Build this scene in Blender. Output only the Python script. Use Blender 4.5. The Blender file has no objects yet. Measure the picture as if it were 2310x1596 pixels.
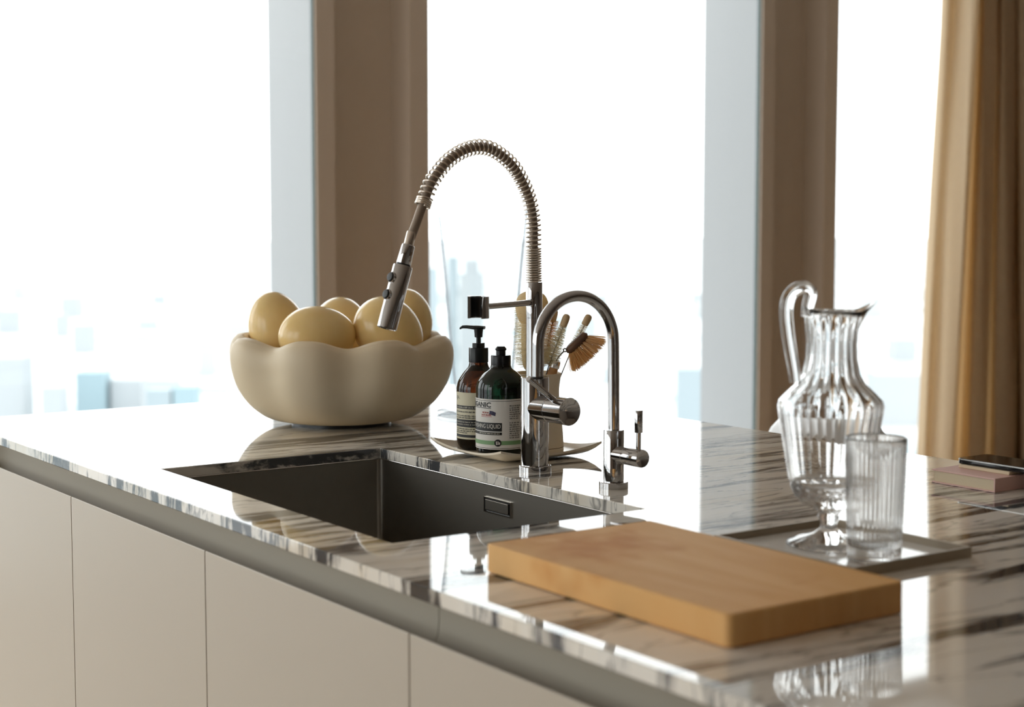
import bpy, bmesh, math, random
from mathutils import Vector, Matrix
PI = math.pi
scene = bpy.context.scene
COL = scene.collection

# ------------------------------------------------------------------ camera, sky, exposure
cam_d = bpy.data.cameras.new('camera')
cam_d.sensor_width = 36.0
cam_d.lens = 55.7587
cam_d.clip_start = 0.05
cam_d.clip_end = 20000
cam_d.dof.use_dof = True
cam_d.dof.focus_distance = 2.58
cam_d.dof.aperture_fstop = 4.2
cam_d.dof.aperture_blades = 0
cam = bpy.data.objects.new('camera', cam_d)
COL.objects.link(cam)
cam.location = (0, 0, 1.31)
cam.rotation_euler = (math.radians(90 - 4.7549), 0, math.radians(-35.1298))
scene.camera = cam

world = bpy.data.worlds.new('overcast_sky')
scene.world = world
world.use_nodes = True
bg = world.node_tree.nodes['Background']
bg.inputs[0].default_value = (0.965, 0.985, 1.0, 1)
bg.inputs[1].default_value = 4.0

vs = scene.view_settings
vs.view_transform = 'Standard'
vs.look = 'None'
vs.gamma = 1.0
vs.use_curve_mapping = False
vs.exposure = 0.0
cy = scene.cycles
cy.max_bounces = 16
cy.diffuse_bounces = 6
cy.glossy_bounces = 8
cy.transmission_bounces = 14
cy.transparent_max_bounces = 16
cy.sample_clamp_indirect = 6.0

WIN_Y = 5.4          # window wall
CEIL = 3.0
MULL0, MULL_STEP, MULL_W = 2.890, 2.3252, 0.506   # mullion rhythm along the window wall
PANES = [(MULL0 + MULL_W + k * MULL_STEP, MULL0 + (k + 1) * MULL_STEP) for k in range(-3, 2)]
PANES[-1] = (PANES[-1][0], 6.74)                 # the glazing ends behind the curtain
SIDE_X = MULL0 - 3 * MULL_STEP                   # unseen side wall at the last pier, glazed to brighten the room
ADDED_SIDE_PANES = [(.9, 2.85), (3.2, 5.15)]  # out-of-view windows added because the visible ones leave the room too dark
for i, (a, b) in enumerate(PANES):                # daylight portals in the window openings
    l = bpy.data.lights.new('window_portal', 'AREA')
    l.shape = 'RECTANGLE'; l.size = b - a; l.size_y = CEIL - 0.1
    l.cycles.is_portal = True
    o = bpy.data.objects.new('window_portal', l)
    COL.objects.link(o)
    o.location = ((a + b) / 2, WIN_Y + 0.42, CEIL / 2)
    o.rotation_euler = (math.radians(-90), 0, 0)

for a, b in ADDED_SIDE_PANES:  # portals for the added side windows
    l = bpy.data.lights.new('window_portal', 'AREA')
    l.shape = 'RECTANGLE'; l.size = CEIL - .1; l.size_y = b - a
    l.cycles.is_portal = True
    o = bpy.data.objects.new('window_portal', l)
    COL.objects.link(o)
    o.location = (SIDE_X - .12, (a + b) / 2, CEIL / 2)
    o.rotation_euler = (0, math.radians(-90), 0)

# ------------------------------------------------------------------ materials
MATS = {}
def mat(name, color=(.8, .8, .8), rough=.5, metal=0., **kw):
    m = bpy.data.materials.new(name)
    m.use_nodes = True
    b = m.node_tree.nodes['Principled BSDF']
    b.inputs['Base Color'].default_value = (*color, 1)
    b.inputs['Roughness'].default_value = rough
    b.inputs['Metallic'].default_value = metal
    for k, v in kw.items():
        b.inputs[k.replace('_', ' ')].default_value = v
    MATS[name] = m
    return m
def nt(m):
    return m.node_tree.nodes, m.node_tree.links, m.node_tree.nodes['Principled BSDF']
def noise_node(m, scale, detail=4, rough=.5, mapping_scale=(1, 1, 1), rot=(0, 0, 0), dist=0.):
    N, L, b = nt(m)
    tc = N.new('ShaderNodeTexCoord'); mp = N.new('ShaderNodeMapping')
    mp.inputs['Scale'].default_value = mapping_scale; mp.inputs['Rotation'].default_value = rot
    L.new(tc.outputs['Object'], mp.inputs['Vector'])
    n = N.new('ShaderNodeTexNoise')
    n.inputs['Scale'].default_value = scale; n.inputs['Detail'].default_value = detail
    n.inputs['Roughness'].default_value = rough; n.inputs['Distortion'].default_value = dist
    L.new(mp.outputs[0], n.inputs['Vector'])
    return n
def ramp(m, src, stops):
    N, L, b = nt(m)
    r = N.new('ShaderNodeValToRGB')
    e = r.color_ramp.elements
    while len(e) > len(stops): e.remove(e[-1])
    while len(e) < len(stops): e.new(1.)
    for el, (p, c) in zip(e, stops):
        el.position = p; el.color = (*c, 1) if len(c) == 3 else c
    L.new(src, r.inputs[0])
    return r
def colour_noise(m, c0, c1, scale, lo=.35, hi=.65, **kw):
    n = noise_node(m, scale, **kw)
    r = ramp(m, n.outputs[0], [(lo, c0), (hi, c1)])
    N, L, b = nt(m); L.new(r.outputs[0], b.inputs['Base Color'])
    return n
def bump(m, scale, strength, dist=.001, **kw):
    n = noise_node(m, scale, **kw)
    N, L, b = nt(m)
    bp = N.new('ShaderNodeBump'); bp.inputs['Strength'].default_value = strength
    bp.inputs['Distance'].default_value = dist
    L.new(n.outputs[0], bp.inputs['Height']); L.new(bp.outputs[0], b.inputs['Normal'])
def mathn(m, op, a, b=None, clamp=False):
    N, L, _ = nt(m)
    n = N.new('ShaderNodeMath'); n.operation = op; n.use_clamp = clamp
    for i, v in enumerate((a, b)):
        if v is None: continue
        if isinstance(v, (int, float)): n.inputs[i].default_value = v
        else: L.new(v, n.inputs[i])
    return n.outputs[0]
def maprange(m, v, a, b, c=0., d=1.):
    N, L, _ = nt(m)
    n = N.new('ShaderNodeMapRange'); n.interpolation_type = 'SMOOTHSTEP'
    L.new(v, n.inputs[0])
    for i, x in enumerate((a, b, c, d)): n.inputs[i + 1].default_value = x
    return n.outputs[0]

def build_marble():
    m = mat('veined_marble', (.8, .74, .64), .035)
    N, L, b = nt(m)
    b.inputs['IOR'].default_value = 1.56
    rot = (0, 0, math.radians(36))
    # vein sheets: long along the slab diagonal, narrow across, cutting right through the thickness
    warp = noise_node(m, 3.0, 3, .5, (1, 1, .6), rot)
    lines = noise_node(m, 1.0, 9, .68, (1.9, 30, 5), rot, .3)
    fine = noise_node(m, 1.0, 6, .6, (4.0, 110, 16), rot, .25)
    clus = noise_node(m, 1.0, 4, .55, (1.9, 12.5, 3.0), rot, .7)
    cl = maprange(m, clus.outputs[0], .475, .545)
    ln = maprange(m, lines.outputs[0], .47, .53)
    fn = maprange(m, fine.outputs[0], .52, .60)
    strong = mathn(m, 'MULTIPLY', cl, mathn(m, 'MAXIMUM', mathn(m, 'MAXIMUM', ln, mathn(m, 'MULTIPLY', fn, .7)), .14))
    # isolated hairline veins
    hair = noise_node(m, 1.0, 5, .55, (2.2, 10, 3), rot, .6)
    h = mathn(m, 'ABSOLUTE', mathn(m, 'SUBTRACT', hair.outputs[0], .5))
    hl = maprange(m, h, 0.0, .012, .55, 0.)
    tot = mathn(m, 'MAXIMUM', mathn(m, 'MULTIPLY', strong, .98), hl, True)
    tone = noise_node(m, 1.0, 4, .6, (3, 8, 3), rot)
    basec = ramp(m, tone.outputs[0], [(.28, (.80, .70, .54)), (.45, (.87, .83, .75)), (.75, (.89, .87, .83))])
    dark = ramp(m, warp.outputs[0], [(.35, (.016, .018, .022)), (.65, (.085, .09, .10))])
    mx = N.new('ShaderNodeMix'); mx.data_type = 'RGBA'
    L.new(tot, mx.inputs['Factor']); L.new(basec.outputs[0], mx.inputs['A']); L.new(dark.outputs[0], mx.inputs['B'])
    L.new(mx.outputs['Result'], b.inputs['Base Color'])
build_marble()

m = mat('greige_lacquer', (.53, .475, .395), .42); bump(m, 900, .05, .0003)
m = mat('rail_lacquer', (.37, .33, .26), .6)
mat('carcass_board', (.45, .41, .36), .6)
m = mat('brushed_steel', (.31, .285, .25), .38, 1.0); bump(m, 60, .12, .0004, mapping_scale=(1, 1, 14))
mat('steel_edge', (.78, .76, .73), .16, 1.0)
mat('chrome', (.52, .515, .52), .03, 1.0)
mat('spring_nickel', (.80, .74, .67), .2, 1.0)
m = mat('braided_hose', (.33, .265, .21), .45, .6); bump(m, 900, .6, .0006)
mat('black_rubber', (.012, .012, .012), .38)
mat('black_plastic', (.007, .007, .008), .30, Specular_IOR_Level=.3)
m = mat('stoneware', (.76, .64, .455), .5); bump(m, 55, .25, .0012, detail=8)
m = mat('eggshell', (.84, .63, .31), .22, Subsurface_Weight=.12); colour_noise(m, (.84, .60, .25), (.89, .67, .32), 12, detail=5)
bump(m, 380, .08, .0005)
MATS['eggshell'].node_tree.nodes['Principled BSDF'].inputs['Subsurface Radius'].default_value = (.02, .012, .005)
m = mat('board_wood', (.62, .36, .155), .46); colour_noise(m, (.78, .43, .16), (.87, .54, .24), 3.2, .3, .7, detail=6, mapping_scale=(9, 1.2, 1), dist=.7)
def board_stain():
    m = MATS['board_wood']; N, L, b = nt(m)
    b.inputs['Specular IOR Level'].default_value = .12; b.inputs['Roughness'].default_value = .6
    src = b.inputs['Base Color'].links[0].from_socket
    n = noise_node(m, 9.0, 3, .5, (1, 1, 1)); f = maprange(m, n.outputs[0], .52, .72, 0., .75)
    mx = N.new('ShaderNodeMix'); mx.data_type = 'RGBA'; L.new(f, mx.inputs['Factor']); L.new(src, mx.inputs['A'])
    mx.inputs['B'].default_value = (.62, .25, .06, 1); L.new(mx.outputs['Result'], b.inputs['Base Color'])
board_stain()
m = mat('pale_birch', (.62, .44, .24), .5); colour_noise(m, (.55, .37, .18), (.68, .5, .29), 60, detail=3, mapping_scale=(1, 1, .2))
m = mat('orange_beech', (.55, .29, .11), .5); colour_noise(m, (.48, .23, .08), (.6, .34, .14), 60, detail=3, mapping_scale=(1, 1, .2))
m = mat('dark_wood', (.10, .045, .022), .5); colour_noise(m, (.07, .03, .014), (.15, .07, .035), 50, detail=4, mapping_scale=(1, 1, .3))
def fibre(name, c):
    m = mat(name, c, .6); N, L, b = nt(m)
    tr = N.new('ShaderNodeBsdfTranslucent'); tr.inputs[0].default_value = (*c, 1)
    mx = N.new('ShaderNodeMixShader'); mx.inputs[0].default_value = .6
    L.new(b.outputs[0], mx.inputs[1]); L.new(tr.outputs[0], mx.inputs[2]); L.new(mx.outputs[0], N['Material Output'].inputs[0])
fibre('bristle_straw', (.96, .76, .44)); fibre('bristle_cream', (.98, .94, .80)); fibre('fibre_core', (.90, .76, .50))
mat('steel_wire', (.22, .21, .20), .3, 1.0)
m = mat('cup_ceramic', (.80, .70, .54), .5); bump(m, 120, .05, .0005)
mat('cup_line', (.14, .09, .05), .5)
m = mat('dish_ceramic', (.80, .71, .57), .22)
mat('dark_soap', (.006, .004, .003), .3)
mat('label_cream', (.66, .61, .44), .5)
mat('label_white', (.72, .69, .64), .45)
mat('print_black', (.012, .012, .012), .5)
mat('print_grey', (.10, .10, .09), .5)
mat('print_pale', (.62, .58, .48), .5)
mat('print_green', (.20, .36, .17), .5)
mat('print_red', (.42, .06, .05), .5)
mat('print_navy', (.03, .025, .07), .5)
def glass(name, color, ior=1.48, rough=0.):
    return mat(name, color, rough, 0., Transmission_Weight=1.0, IOR=ior)
glass('amber_glass', (.10, .022, .005), 1.45)
glass('green_glass', (.002, .014, .007), 1.45)
glass('crystal', (.985, .985, .985), 1.52)
glass('tumbler_glass', (.96, .96, .955), 1.49, .085)
def thin_glass(name, edge):
    # thin walled blown glass: clear face on, greener-grey where the wall is seen edge on and the path through it is long
    m = bpy.data.materials.new(name); m.use_nodes = True; MATS[name] = m
    N, L = m.node_tree.nodes, m.node_tree.links; N.clear()
    out = N.new('ShaderNodeOutputMaterial'); t = N.new('ShaderNodeBsdfTransparent'); g = N.new('ShaderNodeBsdfGlossy')
    g.inputs['Roughness'].default_value = .01
    lw = N.new('ShaderNodeLayerWeight'); lw.inputs[0].default_value = .5
    r = N.new('ShaderNodeValToRGB'); r.color_ramp.elements[0].position = .62; r.color_ramp.elements[0].color = (.985, .99, .99, 1)
    r.color_ramp.elements[1].position = .95; r.color_ramp.elements[1].color = (*edge, 1)
    L.new(lw.outputs['Facing'], r.inputs[0]); L.new(r.outputs[0], t.inputs[0])
    pw = N.new('ShaderNodeMath'); pw.operation = 'POWER'; pw.inputs[1].default_value = 5.0
    ml = N.new('ShaderNodeMath'); ml.operation = 'MULTIPLY_ADD'; ml.inputs[1].default_value = .5; ml.inputs[2].default_value = .03
    L.new(lw.outputs['Facing'], pw.inputs[0]); L.new(pw.outputs[0], ml.inputs[0])
    mx = N.new('ShaderNodeMixShader'); L.new(ml.outputs[0], mx.inputs[0]); L.new(t.outputs[0], mx.inputs[1]); L.new(g.outputs[0], mx.inputs[2])
    L.new(mx.outputs[0], out.inputs[0])
thin_glass('vase_glass', (.42, .45, .48))
m = mat('curtain_linen', (.36, .25, .13), .85)
def build_curtain():
    m = MATS['curtain_linen']; N, L, b = nt(m)
    n = noise_node(m, 1.0, 3, .6, (60, 60, 420)); n2 = noise_node(m, 1.0, 3, .6, (600, 600, 30))
    s = mathn(m, 'ADD', mathn(m, 'MULTIPLY', n.outputs[0], .5), mathn(m, 'MULTIPLY', n2.outputs[0], .5))
    r = ramp(m, s, [(.35, (.70, .565, .38)), (.65, (.82, .69, .50))])
    L.new(r.outputs[0], b.inputs['Base Color'])
    tr = N.new('ShaderNodeBsdfTranslucent'); L.new(r.outputs[0], tr.inputs[0])
    mx = N.new('ShaderNodeMixShader'); mx.inputs[0].default_value = .5
    L.new(b.outputs[0], mx.inputs[1]); L.new(tr.outputs[0], mx.inputs[2])
    L.new(mx.outputs[0], N['Material Output'].inputs[0])
build_curtain()
m = mat('mullion_lacquer', (.58, .49, .40), .45)
mat('gasket', (.05, .085, .08), .4)
mat('fin_aluminium', (.315, .322, .328), .5)
def build_pane():
    m = bpy.data.materials.new('window_glass'); m.use_nodes = True; MATS['window_glass'] = m
    N, L = m.node_tree.nodes, m.node_tree.links
    N.clear()
    out = N.new('ShaderNodeOutputMaterial'); t = N.new('ShaderNodeBsdfTransparent'); g = N.new('ShaderNodeBsdfGlossy')
    t.inputs[0].default_value = (.97, .985, .98, 1); g.inputs['Roughness'].default_value = 0.0
    lw = N.new('ShaderNodeLayerWeight'); lw.inputs[0].default_value = .5
    pw = N.new('ShaderNodeMath'); pw.operation = 'POWER'; pw.inputs[1].default_value = 5.0
    ml = N.new('ShaderNodeMath'); ml.operation = 'MULTIPLY_ADD'; ml.inputs[1].default_value = .9; ml.inputs[2].default_value = .04
    L.new(lw.outputs['Facing'], pw.inputs[0]); L.new(pw.outputs[0], ml.inputs[0])
    mx = N.new('ShaderNodeMixShader')
    L.new(ml.outputs[0], mx.inputs[0]); L.new(t.outputs[0], mx.inputs[1]); L.new(g.outputs[0], mx.inputs[2])
    L.new(mx.outputs[0], out.inputs[0])
build_pane()
mat('wall_plaster', (.66, .58, .48), .8)
mat('wall_plaster_taupe', (.46, .39, .32), .8)
mat('dark_joinery', (.16, .125, .095), .45)
mat('ceiling_white', (.84, .81, .77), .8)
m = mat('oak_floor', (.42, .28, .16), .35); colour_noise(m, (.36, .23, .12), (.48, .33, .20), 3, detail=6, mapping_scale=(1, 8, 1))
mat('chair_white', (.78, .79, .79), .35)
mat('chair_leg', (.45, .30, .17), .5)
m = mat('tray_metal', (.40, .335, .25), .45, .25)
mat('tray_white', (.80, .78, .74), .12)
mat('notebook_pink', (.76, .50, .45), .6)
m = mat('page_cream', (.72, .60, .42), .8); colour_noise(m, (.66, .54, .37), (.76, .65, .47), 1, detail=1, mapping_scale=(1, 1, 2500))
mat('phone_screen', (.006, .006, .007), .06)
mat('phone_edge', (.45, .45, .44), .25, .9)
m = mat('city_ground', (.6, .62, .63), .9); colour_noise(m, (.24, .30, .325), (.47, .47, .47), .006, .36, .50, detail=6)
mat('city_pale', (.35, .375, .39), .8)  # building colours kept pale and bluish, with the distance haze put into them
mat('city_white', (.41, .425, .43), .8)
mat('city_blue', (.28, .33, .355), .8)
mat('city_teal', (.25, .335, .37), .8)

# ------------------------------------------------------------------ mesh helpers
OFF = {}
def obj(name, verts, faces, material, parent=None, smooth=False, sharp=40):
    off = OFF.get(parent.name, Vector((0, 0, 0))) if parent else Vector((0, 0, 0))
    me = bpy.data.meshes.new(name)
    me.from_pydata([(v[0] - off[0], v[1] - off[1], v[2] - off[2]) for v in verts], [], faces)
    me.validate()
    bm = bmesh.new(); bm.from_mesh(me)
    bmesh.ops.remove_doubles(bm, verts=bm.verts, dist=1e-7)
    bmesh.ops.recalc_face_normals(bm, faces=bm.faces)
    bm.to_mesh(me); bm.free()
    if smooth:
        me.shade_smooth()
        if sharp < 180:
            me.set_sharp_from_angle(angle=math.radians(sharp))
    me.materials.append(MATS[material])
    o = bpy.data.objects.new(name, me)
    COL.objects.link(o)
    if parent:
        o.parent = parent
    OFF[o.name] = off
    return o
def thing(name, label, cat, loc, group=None):
    o = bpy.data.objects.new(name, None)
    COL.objects.link(o)
    o.empty_display_size = .05
    o.location = loc
    OFF[o.name] = Vector(loc)
    return tag(o, label, cat, group)
def tag(o, label, cat, group=None):
    o['label'] = label; o['category'] = cat
    if group: o['group'] = group
    return o
def struct(o, label=None):
    o['kind'] = 'structure'
    if label: o['label'] = label
    return o
def bevel(o, w, seg=2):
    md = o.modifiers.new('bevel', 'BEVEL'); md.width = w; md.segments = seg; md.limit_method = 'ANGLE'
    md.angle_limit = math.radians(40); md.harden_normals = True
    o.data.shade_smooth(); o.data.set_sharp_from_angle(angle=math.radians(40))
    return o
def boxd(x0, x1, y0, y1, z0, z1):
    v = [(x0, y0, z0), (x1, y0, z0), (x1, y1, z0), (x0, y1, z0), (x0, y0, z1), (x1, y0, z1), (x1, y1, z1), (x0, y1, z1)]
    f = [(3, 2, 1, 0), (4, 5, 6, 7), (0, 1, 5, 4), (1, 2, 6, 5), (2, 3, 7, 6), (3, 0, 4, 7)]
    return v, f
def box(name, x0, x1, y0, y1, z0, z1, material, parent=None, bev=0., seg=2):
    o = obj(name, *boxd(x0, x1, y0, y1, z0, z1), material, parent)
    if bev: bevel(o, bev, seg)
    return o
def merge(*parts):
    V, F = [], []
    for v, f in parts:
        k = len(V); V += list(v); F += [tuple(i + k for i in q) for q in f]
    return V, F
def lathe(profile, seg=48, c=(0, 0, 0), rad=None, axis=None, close=False):
    """surface of revolution; profile = (r, z) list; rad(theta, i) multiplies r; axis turns +Z to another direction"""
    V, F, rows = [], [], []
    for i, (r, z) in enumerate(profile):
        if r < 1e-6:
            rows.append([len(V)]); V.append(Vector((0, 0, z)))
        else:
            row = []
            for k in range(seg):
                t = 2 * PI * k / seg
                q = r * (rad(t, i) if rad else 1.)
                row.append(len(V)); V.append(Vector((q * math.cos(t), q * math.sin(t), z)))
            rows.append(row)
    prs = list(zip(rows, rows[1:]))
    if close: prs.append((rows[-1], rows[0]))
    for a, b in prs:
        if len(a) == 1 and len(b) == 1: continue
        for k in range(seg):
            k2 = (k + 1) % seg
            if len(a) == 1: F.append((a[0], b[k], b[k2]))
            elif len(b) == 1: F.append((a[k], a[k2], b[0]))
            else: F.append((a[k], a[k2], b[k2], b[k]))
    if axis is not None:
        q = Vector((0, 0, 1)).rotation_difference(Vector(axis).normalized()).to_matrix()
        V = [q @ v for v in V]
    c = Vector(c)
    return [v + c for v in V], F
def tube(path, radius, sides=10, caps=True, close=False):
    P = [Vector(p) for p in path]; n = len(P)
    R = radius if isinstance(radius, (list, tuple)) else [radius] * n
    T = []
    for i in range(n):
        a = P[i - 1] if (i > 0 or close) else P[i]; b = P[(i + 1) % n] if (i < n - 1 or close) else P[i]
        T.append((b - a).normalized())
    up = Vector((0, 0, 1)) if abs(T[0].z) < .9 else Vector((1, 0, 0))
    N = [T[0].cross(up).normalized()]
    for i in range(1, n):
        q = T[i - 1].rotation_difference(T[i]); N.append((q @ N[-1]).normalized())
    V, F = [], []
    for i in range(n):
        B = T[i].cross(N[i])
        for k in range(sides):
            t = 2 * PI * k / sides
            V.append(P[i] + R[i] * (math.cos(t) * N[i] + math.sin(t) * B))
    for i in range(n if close else n - 1):
        j = (i + 1) % n
        for k in range(sides):
            k2 = (k + 1) % sides
            F.append((i * sides + k, i * sides + k2, j * sides + k2, j * sides + k))
    if caps and not close:
        F.append(tuple(range(sides - 1, -1, -1))); F.append(tuple((n - 1) * sides + k for k in range(sides)))
    return V, F
def catmull(pts, per=10):
    P = [Vector(p) for p in pts]; out = []
    for i in range(len(P) - 1):
        p0 = P[i - 1] if i else P[0] * 2 - P[1]; p1, p2 = P[i], P[i + 1]
        p3 = P[i + 2] if i + 2 < len(P) else P[-1] * 2 - P[-2]
        for k in range(per):
            t = k / per
            out.append(.5 * ((2 * p1) + (p2 - p0) * t + (2 * p0 - 5 * p1 + 4 * p2 - p3) * t * t + (3 * p1 - p0 - 3 * p2 + p3) * t ** 3))
    out.append(P[-1]); return out
def smooth_profile(pts, per=6):
    return [(max(p[0], 0.), p[1]) for p in catmull([(r, z, 0) for r, z in pts], per)]
def lathe_obj(name, profile, material, parent, c, seg=48, sharp=35, **kw):
    return obj(name, *lathe(profile, seg, c, **kw), material, parent, True, sharp)
RIGHT = Vector((.8179, -.5754, 0)); DEEP = Vector((.5754, .8179, 0))   # across and away as one faces the island's corner

# ------------------------------------------------------------------ room shell
RX0, RX1, RY0 = SIDE_X, 7.75, -4.2
struct(box('floor', RX0, RX1, RY0, WIN_Y + .1, -.1, 0, 'oak_floor'))
struct(box('ceiling', RX0, RX1, RY0, WIN_Y + .1, CEIL, CEIL + .1, 'ceiling_white'))
struct(box('wall_back', RX0, RX1, RY0 - .1, RY0, 0, CEIL, 'dark_joinery'))
struct(obj('wall_left', *merge(boxd(RX0 - .1, RX0, RY0, ADDED_SIDE_PANES[0][0], 0, CEIL), boxd(RX0 - .1, RX0, ADDED_SIDE_PANES[0][1], ADDED_SIDE_PANES[1][0], 0, CEIL), boxd(RX0 - .1, RX0, ADDED_SIDE_PANES[1][1], WIN_Y + .1, 0, CEIL)), 'wall_plaster_taupe'))
struct(box('wall_right', RX1, RX1 + .1, RY0, WIN_Y + .1, 0, CEIL, 'wall_plaster_taupe'))

struct(box('wall_far', PANES[-1][1], RX1, WIN_Y, WIN_Y + .1, 0, CEIL, 'wall_plaster_taupe'))
for n, k in enumerate(range(-3, 2)):      # window piers: two stiles, a recessed cover between, an outer fin
    a = MULL0 + k * MULL_STEP; b = a + MULL_W
    t = bpy.data.objects.new('trim_%d' % (n + 1), None); COL.objects.link(t); t.location = (a, WIN_Y, 0)
    OFF[t.name] = Vector((a, WIN_Y, 0)); struct(t)
    box('stile', a, a + .081, WIN_Y, WIN_Y + .030, 0, CEIL, 'mullion_lacquer', t, .002)
    obj('stile', *merge(boxd(b - .089, b, WIN_Y, WIN_Y + .030, 0, CEIL), boxd(b - .089, b - .060, WIN_Y + .030, WIN_Y + .14, 0, CEIL)), 'mullion_lacquer', t)
    box('stile_return', a + .060, a + .081, WIN_Y + .030, WIN_Y + .14, 0, CEIL, 'mullion_lacquer', t)
    box('cover_panel', a + .060, b - .060, WIN_Y + .14, WIN_Y + .155, 0, CEIL, 'mullion_lacquer', t)
    box('gasket', a - .006, a, WIN_Y + .012, WIN_Y + .03, 0, CEIL, 'gasket', t)
    box('gasket', b, b + .006, WIN_Y + .012, WIN_Y + .03, 0, CEIL, 'gasket', t)
    obj('outer_fin', *merge(boxd(a + .001, a + .006, WIN_Y + .032, WIN_Y + .405, 0, CEIL), boxd(b - .006, b - .001, WIN_Y + .032, WIN_Y + .405, 0, CEIL), boxd(a + .006, b - .006, WIN_Y + .398, WIN_Y + .405, 0, CEIL)), 'fin_aluminium', t)
for n, (a, b) in enumerate(PANES):
    w = bpy.data.objects.new('window_%d' % (n + 1), None); COL.objects.link(w); w.location = (a, WIN_Y, 0)
    OFF[w.name] = Vector((a, WIN_Y, 0)); struct(w)
    box('pane', a + .004, b - .004, WIN_Y + .016, WIN_Y + .026, .06, CEIL - .08, 'window_glass', w)
    box('bottom_rail', a, b, WIN_Y, WIN_Y + .06, 0, .06, 'mullion_lacquer', w)
    box('top_rail', a, b, WIN_Y, WIN_Y + .06, CEIL - .08, CEIL, 'mullion_lacquer', w)
for n, (a, b) in enumerate(ADDED_SIDE_PANES):  # added side windows, out of view, there to let in more daylight
    w = bpy.data.objects.new('window_%d' % (n + 1 + len(PANES)), None); COL.objects.link(w); w.location = (RX0, a, 0)
    OFF[w.name] = Vector((RX0, a, 0)); struct(w)
    box('pane', RX0 - .055, RX0 - .045, a + .004, b - .004, .06, CEIL - .08, 'window_glass', w)
    box('bottom_rail', RX0 - .08, RX0 - .02, a, b, 0, .06, 'mullion_lacquer', w)
    box('top_rail', RX0 - .08, RX0 - .02, a, b, CEIL - .08, CEIL, 'mullion_lacquer', w)
# ------------------------------------------------------------------ the island
TOP = .92
SLAB = .0165
IX0, IX1, IY0, IY1 = .8856, 2.0784, -.70, 3.1782
SX0, SX1, SY0, SY1 = .9767, 1.3765, 1.6408, 2.3520
def worktop():
    # slab with a rectangular cut-out; arrises eased by a narrow flat chamfer, all faces flat shaded
    V, F = [], []; c = .0011
    def rect(x0, x1, y0, y1, z): 
        k = len(V); V.extend([(x0, y0, z), (x1, y0, z), (x1, y1, z), (x0, y1, z)]); return [k, k + 1, k + 2, k + 3]
    zt, zb = TOP, TOP - SLAB
    ot = rect(IX0 + c, IX1 - c, IY0 + c, IY1 - c, zt); os = rect(IX0, IX1, IY0, IY1, zt - c)
    ol = rect(IX0, IX1, IY0, IY1, zb + c); ob = rect(IX0 + c, IX1 - c, IY0 + c, IY1 - c, zb)
    it = rect(SX0 - c, SX1 + c, SY0 - c, SY1 + c, zt); is_ = rect(SX0, SX1, SY0, SY1, zt - c); ib = rect(SX0, SX1, SY0, SY1, zb)
    for a, b in ((ot, os), (os, ol), (ol, ob), (ob, ib), (ib, is_), (is_, it), (it, ot)):
        for k in range(4): j = (k + 1) % 4; F.append((a[k], a[j], b[j], b[k]))
    return obj('marble_worktop', V, F, 'veined_marble')
tag(worktop(), 'polished white marble worktop with dark grey veins on the kitchen island', 'worktop')

DOOR_X = .8934
units = [(2.5335, 3.0615, [], 'greige handleless base cabinet at the far left end of the island'),
         (1.4665, 2.5335, [2.0050], 'wide two-door greige handleless base cabinet below the sink'),
         (.938, 1.4665, [], 'greige handleless base cabinet below the cutting board, right of the sink cabinet'),
         (.41, .938, [], 'greige handleless base cabinet at the near right end of the island')]
for y0, y1, mids, lab in units:
    c = thing('base_cabinet', lab, 'cabinet', (DOOR_X, (y0 + y1) / 2, 0), 'island base cabinets')
    parts = [boxd(.915, 1.78, y0, y0 + .016, .1, .828), boxd(.915, 1.78, y1 - .016, y1, .1, .828), boxd(.915, 1.78, y0 + .016, y1 - .016, .1, .118), boxd(1.762, 1.78, y0 + .016, y1 - .016, .118, .828)]
    obj('carcass', *merge(*parts), 'carcass_board', c)
    ys = [y0] + mids + [y1]
    for d0, d1 in zip(ys, ys[1:]):
        prof = [(0, .10), (0, .857), (.0008, .858), (.0024, .858), (.021, .836), (.021, .10)]      # bevelled finger edge at the top
        V = [(DOOR_X + x, y, z) for y in (d0 + .0015, d1 - .0015) for x, z in prof]; n = len(prof)
        obj('door', V, [tuple(range(n)), tuple(range(2 * n - 1, n - 1, -1))] + [(k, (k + 1) % n, n + (k + 1) % n, n + k) for k in range(n)], 'greige_lacquer', c)
    box('plinth', .95, .965, y0, y1, 0, .1, 'carcass_board', c)
tag(box('end_panel', .8934, 1.78, 3.0625, 3.0815, 0, TOP - SLAB, 'greige_lacquer', None, .001), 'greige end panel closing the island by the left window', 'panel')
def rail(y0, y1, label):
    # curved recessed finger channel between worktop and doors
    V, F = [], []
    prof = [(.906, .9030), (.921, .9030), (.9275, .900), (.931, .894), (.9325, .882), (.9325, .866), (.931, .852), (.927, .842), (.921, .836), (.917, .834), (.917, .829), (.94, .829), (.94, .9030)]
    for y in (y0, y1):
        V += [(x, y, z) for x, z in prof]
    n = len(prof)
    for k in range(n):
        F.append((k, (k + 1) % n, n + (k + 1) % n, n + k))
    F += [tuple(range(n)), tuple(range(2 * n - 1, n - 1, -1))]
    # keep behind the doors' front and above their carcass
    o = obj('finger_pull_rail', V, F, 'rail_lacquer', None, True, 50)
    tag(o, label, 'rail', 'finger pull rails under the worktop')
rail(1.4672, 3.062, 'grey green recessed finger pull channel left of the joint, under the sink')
rail(.41, 1.4658, 'grey green recessed finger pull channel right of the joint, under the cutting board')

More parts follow.
